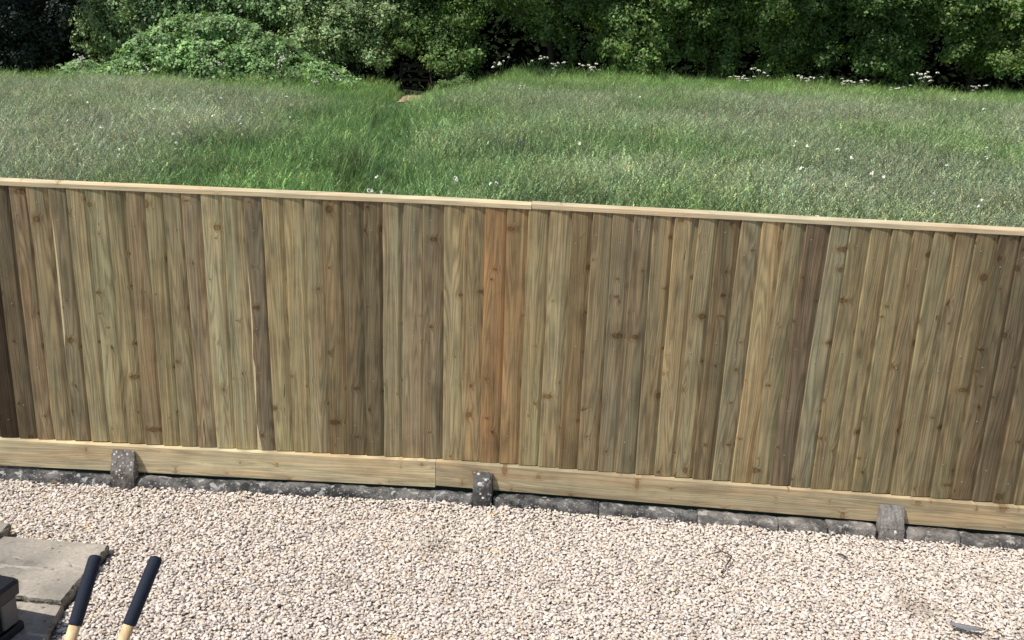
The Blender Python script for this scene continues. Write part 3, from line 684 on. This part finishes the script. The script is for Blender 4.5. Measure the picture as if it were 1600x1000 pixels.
tree('hedge_shrub', 'leafy shrub rising behind the bramble mound', 'shrub', G, [(250, 12, 36, 24), (300, 2, 40, 22), (235, 45, 26, 24), (370, 0, 42, 24), (425, 8, 36, 28)], 39.6, 270, 'ivy', .13, 560, 8, .9, seed=3, tint=(.75, .85, .8))
tree('hedge_tree', 'broad leafy tree right of the bramble mound, left of the dark gap', 'tree', G, [(478, 22, 48, 34), (535, 45, 44, 40), (590, 55, 36, 36), (470, 65, 34, 26), (560, 12, 48, 26), (610, 22, 30, 30), (515, 82, 36, 22), (590, 88, 26, 16)], 39.0, 540, 'ivy', .12, 620, 8.5, .5, seed=4)
tree('hedge_tree', 'leafy tree overhanging the dark gap at the end of the path', 'tree', G, [(655, 25, 40, 34), (695, 55, 40, 38), (632, 62, 24, 20), (722, 18, 32, 28), (700, 92, 34, 24), (735, 75, 22, 30)], 38.8, 700, 'mid', .12, 640, 8.5, .7, seed=5, tint=(1.1, 1.1, 1.1))
tree('hedge_tree', 'tree with high foliage hanging over the darkest hollow of the hedge', 'tree', G, [(830, 10, 42, 24), (852, 38, 26, 24), (785, 0, 34, 16), (900, 5, 34, 22), (880, 50, 16, 14)], 38.7, 860, 'mid', .12, 520, 9.5, 3.0, seed=6)
tree('hedge_tree', 'light green bushy tree with foliage down to the grass, right of the darkest hollow', 'tree', G, [(985, 30, 40, 38), (1018, 55, 34, 38), (1045, 22, 36, 30), (970, 68, 28, 30), (1000, 92, 30, 26), (955, 14, 30, 22)], 38.4, 1000, 'bright', .13, 640, 8.5, .5, seed=7)
tree('hedge_tree', 'tree with a narrow hanging column of leaves right of the light green bushy tree', 'tree', G, [(1092, 32, 30, 32), (1138, 50, 20, 36), (1120, 8, 42, 20), (1135, 92, 15, 22), (1085, 70, 18, 20)], 38.8, 1115, 'mid', .13, 600, 9.5, 2.2, seed=8, tint=(1.05, 1.05, 1))
tree('hedge_tree', 'tree with rounded leafy boughs above a dark hollow, middle of the right half', 'tree', G, [(1188, 42, 32, 32), (1205, 12, 42, 22), (1222, 66, 24, 24), (1245, 30, 26, 26), (1205, 95, 20, 18)], 38.7, 1210, 'mid', .13, 600, 9.5, 2.2, seed=9, tint=(1.15, 1.12, 1))
tree('hedge_tree', 'slim dark green tree between two hollows right of the rounded boughs', 'tree', G, [(1290, 38, 26, 34), (1275, 8, 34, 20), (1318, 18, 26, 24), (1290, 80, 15, 22)], 39.0, 1290, 'mid', .12, 600, 9.5, 2.4, seed=10, tint=(.85, .9, .9))
tree('hedge_tree', 'dense dark green tree with foliage to the ground, second from the right', 'tree', G, [(1380, 52, 36, 44), (1352, 25, 32, 32), (1405, 18, 34, 28), (1395, 92, 34, 30), (1360, 85, 24, 28), (1425, 60, 20, 30)], 38.7, 1385, 'mid', .12, 640, 9, 1.2, seed=11, tint=(.9, .95, .9))
tree('hedge_tree', 'light-topped tree at the right end of the hedge', 'tree', G, [(1495, 28, 40, 32), (1555, 42, 38, 38), (1500, 72, 24, 24), (1590, 18, 36, 30), (1520, 5, 40, 22), (1575, 88, 34, 28), (1610, 70, 30, 34), (1470, 8, 28, 20)], 38.5, 1535, 'bright', .13, 620, 9, 1.0, seed=12, tint=(.85, .88, .8))
tree('hedge_tree', 'tree mostly cut off by the right edge of the photo', 'tree', G, [(1670, 40, 50, 50), (1720, 20, 50, 40), (1690, 90, 40, 30)], 38.6, 1690, 'mid', .13, 480, 9, 1.0, seed=13)

def bramble():
    r = np.random.default_rng(31)
    c0 = at(345, 120, 36.2); base = float(terr(c0[0], c0[1])); O = np.array([c0[0], 36.2, base])
    t = tag(empty('bramble_mound', O), 'rounded mound of pale green brambles in front of the hedge, left of the path', 'bramble', None)
    hx = [-6.2, -4.8, -4.0, -3.2, -2.4, -1.3, 0, .9, 1.7, 2.8, 4.0, 6.0, 8.2]; hz = [.3, .7, 1.3, 2.0, 2.55, 2.95, 3.08, 2.9, 2.55, 2.05, 1.5, 1.05, .5]
    hx = hx[:-2]+[5.2, 6.4]; hz = [h*1.02 for h in hz[:-2]]+[1.1, .4]
    PV, PF, PT = [], [], []; off = 0
    for k in range(165):           # overlapping cushions of arching shoots over the whole bank
        x = r.uniform(-5.9, 6.3); H = float(np.interp(x, hx, hz)); ang = r.uniform(.0, 1.9); q = r.uniform(.38, .75)*(.6+.4*min(1, H/2))
        c = np.array([x, -1.7*cos(ang)*(.5+.5*H/2.7), max(.1, (H-q*.75)*sin(ang))]); n = int(560*q*q/.3)
        P, Nn, br = lobe_points(c, np.array([q*1.15, q, q*.8]), n, r, k=max(8, n//26), hang=.2)
        V, F, T = leaf_cloud(P, Nn+np.array([0, -.3, .3]), .13, r, r.uniform(.8, 1.2)*br[:, None]*np.ones((1, 3))); PV.append(V); PF.append(F+off); PT.append(T); off += len(V)
    link('foliage', np_mesh('foliage', np.concatenate(PV), np.concatenate(PF), LEAF['bramble'], np.concatenate(PT)), t)
    parts = []
    for k in range(40):
        a = r.uniform(-5, 5); b = a+r.normal(0, .6); h = np.interp(b, hx, hz); parts.append(tube([(a, r.uniform(-.5, .8), -.1), ((a+b)/2, r.uniform(-.6, .6), h*.7), (b, -.6, h*.98+.05), (b+r.normal()*.4, -1.2, h*.8)], [.015, .013, .01, .006], 5))
    mesh_obj('stems', *join(parts), BARK, t, True)['kind'] = 'stuff'
bramble()
def verge(name, label, px0, px1, Y, h, n, seed, mat='bramble', sz=.11):
    r = np.random.default_rng(seed); a, b = at(px0, 130, Y)[0], at(px1, 130, Y)[0]; O = np.array([(a+b)/2, Y, float(terr((a+b)/2, Y))])
    x = r.uniform(a, b, n); y = Y+r.normal(0, .45, n); e = np.clip(np.minimum(x-a, b-x)/.6, .15, 1)
    hh = h*e*(1+.3*wnoise(x, y, .8, seed % 6)); z = terr(x, y)+hh*np.sqrt(r.uniform(0, 1, n))
    V, F, T = leaf_cloud(np.stack([x, y, z], 1)-O, np.tile([[0, -.7, .6]], (n, 1)), sz, r, np.ones((n, 1))*np.ones((1, 3)))
    t = tag(empty(name, O), label, 'plants')
    link('foliage', np_mesh('foliage', V, F, LEAF[mat], T), t)
    parts = [tube([(xx, r.normal()*.3, -.05), (xx+r.normal()*.08, r.normal()*.3, h*.5), (xx+r.normal()*.15, r.normal()*.3, h*.9)], [.02, .015, .006], 5) for xx in np.linspace(a-O[0]+.2, b-O[0]-.2, max(3, int((b-a)*2)))]
    mesh_obj('stems', *join(parts), BARK, t)['kind'] = 'stuff'
verge('nettle_patch', 'pale leafy weeds with white flowers at the foot of the ivy-clad tree', 95, 165, 36.6, .95, 3200, 3)
verge('nettle_patch', 'leafy weeds on the right side of the dark gap', 672, 745, 37.6, 1.0, 3200, 8, 'mid')

# the wood closing the view behind the hedge
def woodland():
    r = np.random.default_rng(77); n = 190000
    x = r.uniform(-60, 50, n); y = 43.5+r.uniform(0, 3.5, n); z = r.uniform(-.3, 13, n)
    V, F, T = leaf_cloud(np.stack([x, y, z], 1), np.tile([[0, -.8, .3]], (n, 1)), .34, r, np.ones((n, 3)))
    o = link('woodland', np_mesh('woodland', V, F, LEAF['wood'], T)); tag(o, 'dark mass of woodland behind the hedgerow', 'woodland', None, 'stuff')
woodland()

# field gate in the gap
def gate():
    p = at(650, 140, 39.6); z0 = float(terr(p[0], 39.6)); W = plain('dark_old_timber', (.03, .026, .022), .9, .3, 10)
    t = tag(empty('field_gate', (p[0], 39.6, z0)), 'old dark timber gate in the shaded gap at the end of the path', 'gate')
    for s in (-.72, .72): mesh_obj('post', *box(s-.07, s+.07, -.07, .07, -.2, 1.55), W, t)
    for z in (.35, .75, 1.15, 1.42): mesh_obj('rail', *box(-.649, .649, -.025, .025, z-.05, z+.05), W, t)
gate()

# ------------------------------------------------------------------ flowers
WHITE = plain('white_umbel_petals', (.82, .82, .66), .8, .15, 40); STEMM = plain('green_stem', (.10, .15, .05), .7, .2, 20)
PINKW = plain('pinkish_white_petals', (.82, .78, .66), .8, .2, 40)
def umbel_plant(seed, h, heads, spread, hr, petal):
    """a stem mesh and one mesh for each flower head"""
    r = np.random.default_rng(seed); st_, fl = [], []
    def mk(nm, vf, m): me = bpy.data.meshes.new(nm); me.from_pydata([tuple(map(float, v)) for v in vf[0]], [], vf[1]); me.materials.append(m); return me
    for k in range(heads):
        a = r.uniform(0, 2*pi); q = spread*r.uniform(.2, 1) if heads > 1 else 0; hh = h*(r.uniform(.62, 1.02) if heads > 1 else 1); tip = np.array([q*cos(a), q*sin(a), hh])
        st_.append(tube([(0, 0, 0), (q*cos(a)*.25, q*sin(a)*.25, hh*.55), tip], [.008, .006, .004], 4, False))
        nf = 12; V = []; F = []
        for f in range(nf):
            b = r.uniform(0, 2*pi); rad = hr*math.sqrt(r.uniform(.02, 1)); c = tip+np.array([rad*cos(b), rad*sin(b), .012+hr*.7*math.sqrt(max(0, 1-(rad/hr)**2))+r.normal()*.006]); s = hr*.36*r.uniform(.7, 1.3); i0 = len(V)
            tl = -np.array([cos(b), sin(b)])*min(.8, rad/hr*.8)+r.normal(0, .2, 2)
            for g in range(5): th = 2*pi*g/5+b; V.append(c+np.array([s*cos(th), s*sin(th), s*(tl[0]*cos(th)+tl[1]*sin(th))]))
            V.append(c+np.array([0, 0, s*.35])); F += [(i0+g, i0+(g+1) % 5, i0+5) for g in range(5)]
        i0 = len(V); V += [tip+np.array([hr*.5*cos(q_*2.1), hr*.5*sin(q_*2.1), .0]) for q_ in range(3)]+[tip-np.array([0, 0, .02])]; F += [(i0, i0+1, i0+3), (i0+1, i0+2, i0+3), (i0+2, i0, i0+3)]
        fl.append(mk('flower_head', (V, F), petal))
    return mk('stem', join(st_), STEMM), fl
UM = {'big': [umbel_plant(s, 1.0, 6, .17, .042, WHITE) for s in range(2)], 'one': [umbel_plant(10+s, 1.0, 1, 0, .058, WHITE) for s in range(3)], 'two': [umbel_plant(20+s, 1.0, 3, .10, .042, WHITE) for s in range(3)],
      'clump': [umbel_plant(30+s, 1.0, 15, .75, .062, PINKW) for s in range(2)], 'few': [umbel_plant(40+s, 1.0, 7, .5, .062, PINKW) for s in range(3)]}
def flower(name, kind, px, py, Y, label, group=None, wide=1.0):
    """stands at distance Y; its head reaches the height seen in the picture"""
    st_, fl = UM[kind][(px*7+py) % len(UM[kind])]; p = at(px, py, Y); z0 = float(terr(p[0], Y))
    s = float(np.clip(p[2]-z0+(.18 if name == 'hedge_flower' else .05), .45, 1.8)); k = wide*float(np.interp(Y, [6, 20, 36], [.5, .72, 1.1])); t = tag(empty(name, (p[0], Y, z0-.01)), label, 'flower', group); t.rotation_euler = (0, 0, px*1.3); t.scale = (k, k, s)
    o = link('stem', st_, t); o['kind'] = 'stuff'
    for f in fl: link('flower_head', f, t)
def ydist(px, py, hgt=.8):   # distance at which a plant of that height stands with its head at the pixel
    for Y in np.arange(4.5, 37.5, .1):
        p = at(px, py, Y)
        if p[2]-float(terr(p[0], Y)) < hgt: return Y
    return 37.0
A_ = 'cow_parsley'
flower(A_, 'big', 585, 285, ydist(585, 285, .85), 'branching white cow parsley just above the fence, left of the middle')
flower(A_, 'two', 772, 295, ydist(772, 295, .85), 'white cow parsley just above the fence, rightmost of the three there')
flower(A_, 'one', 712, 288, ydist(712, 288, .85), 'small faint cow parsley head, middle of the three just above the fence')
flower(A_, 'big', 280, 211, ydist(280, 211, .85), 'largest white flower cluster in the grey grass of the left meadow')
ORD = ['first', 'second', 'third', 'fourth', 'fifth', 'sixth', 'seventh', 'eighth', 'ninth', 'tenth', 'eleventh', 'twelfth', 'thirteenth', 'fourteenth', 'fifteenth', 'sixteenth', 'seventeenth', 'eighteenth', 'nineteenth', 'twentieth', 'twenty-first', 'twenty-second', 'twenty-third', 'twenty-fourth']
for k, (px, py) in enumerate(sorted(((60, 216), (117, 232), (108, 195), (111, 154), (138, 165), (260, 158), (345, 157), (373, 192), (293, 181), (334, 186), (448, 155), (410, 182), (160, 205), (455, 168), (182, 220), (242, 174)))):
    flower(A_, 'one' if k % 3 else 'two', px, py, ydist(px, py), 'small white flower head in the left meadow, %s from the left' % ORD[k], 'white flowers in the left meadow')
for k, (px, py) in enumerate(sorted(((905, 230), (1000, 155), (1245, 226), (1262, 234), (1308, 240), (1330, 253), (1252, 270), (1362, 278), (1380, 284), (1458, 288), (1478, 266), (1540, 252), (1544, 236), (1535, 320), (1282, 320), (815, 137), (1340, 175), (1490, 158), (1537, 174)))):
    flower(A_, 'one' if k % 3 else 'two', px, py, ydist(px, py), 'small white flower head in the right meadow, %s from the left' % ORD[k], 'white flowers in the right meadow')
H_ = 'white flowers along the hedge foot'
for px, py, kd, lab in ((838, 94, 'few', 'below the darkest hollow of the hedge'), (871, 103, 'few', 'second plant right of the dark gap, under the hollow'), (918, 106, 'clump', 'just left of the light green bushy tree'), (785, 97, 'few', 'nearest the dark gap on its right side'),
                        (1155, 125, 'clump', 'the largest clump, below the narrow hanging column of leaves'), (1188, 113, 'few', 'just right of the largest clump'), (1259, 126, 'clump', 'below the rounded leafy boughs'), (1335, 131, 'clump', 'left of the dense dark green tree'),
                        (1408, 140, 'few', 'at the foot of the dense dark green tree'), (1440, 120, 'clump', 'in the hollow left of the light-topped tree'), (1528, 139, 'few', 'at the foot of the light-topped tree')):
    flower('hedge_flower', kd, px, py, 36.6, 'white flowers at the hedge foot, '+lab, H_)
for k, (px, py, kd, lab) in enumerate(((442, 88, 'clump', 'on the right flank of the bramble mound'), (488, 124, 'few', 'at the right foot of the bramble mound'), (230, 104, 'few', 'at the left foot of the bramble mound'), (336, 98, 'few', 'in front of the bramble mound peak'), (128, 88, 'clump', 'among pale weeds below the ivy-clad tree'), (522, 115, 'few', 'between bramble mound and path'))):
    flower(A_, kd, px, py, 33.8 if px != 128 else 35.8, 'white flowers '+lab, 'white flowers by the bramble mound', .7)
DOCK = plain('rusty_dock_seed', (.26, .13, .10), .8, .2, 30); PURP = plain('purple_vetch_petals', (.20, .13, .22), .8, .2, 30)
def spike(px, py, mat, label, group, name):
    Y = ydist(px, py, .75); p = at(px, py, Y); z0 = float(terr(p[0], Y)); h = max(.5, p[2]-z0+.05); r = np.random.default_rng(px)
    t = tag(empty(name, (p[0], Y, z0-.01)), label, 'flower', group)
    mesh_obj('stem', *tube([(0, 0, 0), (.01, 0, h*.6), (.02, 0, h)], [.008, .006, .004], 5), STEMM, t)
    bits = []
    for k in range(12):
        z = h*(.66+.34*k/12); a = r.uniform(0, 6.28); q = .04*(1-k/16); c = np.array([.02+q*cos(a)*.6, q*sin(a)*.6, z]); s = .017
        bits.append(([c+(-s, 0, -s), c+(s, 0, -s*.5), c+(s*.6, 0, s), c+(0, s, .3*s)], [(0, 1, 2), (0, 3, 2), (1, 2, 3), (0, 1, 3)]))
    mesh_obj('seed_spike', *join(bits), mat, t)
for k, (px, py) in enumerate(((1018, 196), (1050, 240), (1100, 175), (1118, 172), (1146, 170))): spike(px, py, DOCK, 'faint rusty red dock spike in the right meadow, %s from the left' % ORD[k], 'red dock spikes in the right meadow', 'dock_plant')
for k, (px, py) in enumerate(((808, 213), (816, 217), (912, 231), (919, 222), (955, 238))): spike(px, py, PURP, 'faint purple vetch spike right of the path, %s from the left' % ORD[k], 'purple flowers right of the path', 'vetch_plant')

# ------------------------------------------------------------------ small things on the gravel
TWIG = plain('dry_twig_bark', (.055, .042, .03), .9, .3, 80, bump=.4)
def twig(label, lines, zoff=.022):
    o0 = np.array([lines[0][0][0][0], lines[0][0][0][1], 0]); t = []
    for pts, rad in lines: t.append(tube([np.array(p)-o0 for p in pts], rad, 6))
    o = mesh_obj('twig', *join(t), TWIG, None, True); o.location = o0; tag(o, label, 'twig')
twig('dark forked twig lying on the gravel left of the rightmost stump', [([(1.353, -.416, .022), (1.39, -.395, .026), (1.424, -.378, .028), (1.45, -.395, .028), (1.468, -.415, .026)], [.0015, .0026, .003, .003, .0026]), ([(1.468, -.415, .027), (1.452, -.455, .025), (1.43, -.50, .023), (1.428, -.53, .022)], [.003, .004, .0036, .002]), ([(1.428, -.53, .023), (1.41, -.57, .022), (1.394, -.60, .02)], [.0025, .002, .0014]), ([(1.424, -.378, .028), (1.41, -.34, .025), (1.395, -.31, .024)], [.0025, .002, .0014])])
twig('thin upright-lying stalk on the gravel between forked twig and rightmost stump', [([(1.868, -.235, .03), (1.862, -.27, .026), (1.85, -.31, .022)], [.0018, .0022, .0018])])
twig('short dark stick fragment on the gravel near the rightmost stump', [([(1.99, -.30, .024), (2.01, -.315, .026), (2.03, -.335, .024)], [.004, .005, .003])])
twig('thin pale straw leaning on the kerb left of the middle stump', [([(.02, -.10, .06), (.05, -.13, .04), (.075, -.16, .022)], [.0012, .0014, .001])])
def dead_leaf():
    V = [(0, 0, 0), (.02, -.012, .008), (.05, -.004, .002), (.024, .014, .012), (.024, 0, .003)]
    o = mesh_obj('dead_leaf', V, [(0, 1, 4), (1, 2, 4), (2, 3, 4), (3, 0, 4)], plain('dry_leaf', (.17, .13, .08), .8, .3, 60)); o.location = (-2.06, -.275, .03); o.rotation_euler = (.2, .1, .5)
    m = o.modifiers.new('thick', 'SOLIDIFY'); m.thickness = .0008
    tag(o, 'curled brown dead leaf on the gravel beside the kerb, left of the leftmost stump', 'leaf')
dead_leaf()
def feather():
    a, b = np.array([2.333, -.815, .03]), np.array([2.475, -.853, .026]); d = b-a; L = np.linalg.norm(d[:2]); t = tag(empty('feather', a), 'grey bird feather lying on the gravel near the lower right corner', 'feather')
    GV = plain('grey_feather_vane', (.17, .17, .18), .7, .3, 120); GS = plain('pale_quill', (.35, .32, .28), .5)
    t.rotation_euler = (0, 0, math.atan2(d[1], d[0]))
    V = []; n = 14
    for i in range(n+1):
        u = i/n; bend = .012*sin(u*pi)*-1; w1 = .017*sin(pi*min(1, u*.9+.08))**.6; w2 = .011*sin(pi*min(1, u*.9+.08))**.6
        V += [(u*L*.86, bend+w1*(1+.12*((i*7) % 3-1)), .004+.006*u), (u*L*.86, bend, .001+.008*sin(u*pi)), (u*L*.86, bend-w2*(1+.12*((i*5) % 3-1)), .0)]
    F = []
    for i in range(n):
        for j in (0, 1): F.append((3*i+j, 3*i+j+1, 3*i+j+4, 3*i+j+3))
    o = mesh_obj('vane', V, F, GV, t); m = o.modifiers.new('thick', 'SOLIDIFY'); m.thickness = .0008
    mesh_obj('quill', *tube([(0, 0, .003), (L*.4, -.0115, .010), (L*.86, -.004, .005), (L*1.06, .004, .004)], [.0006, .001, .0014, .0014], 6), GS, t, True)
feather()
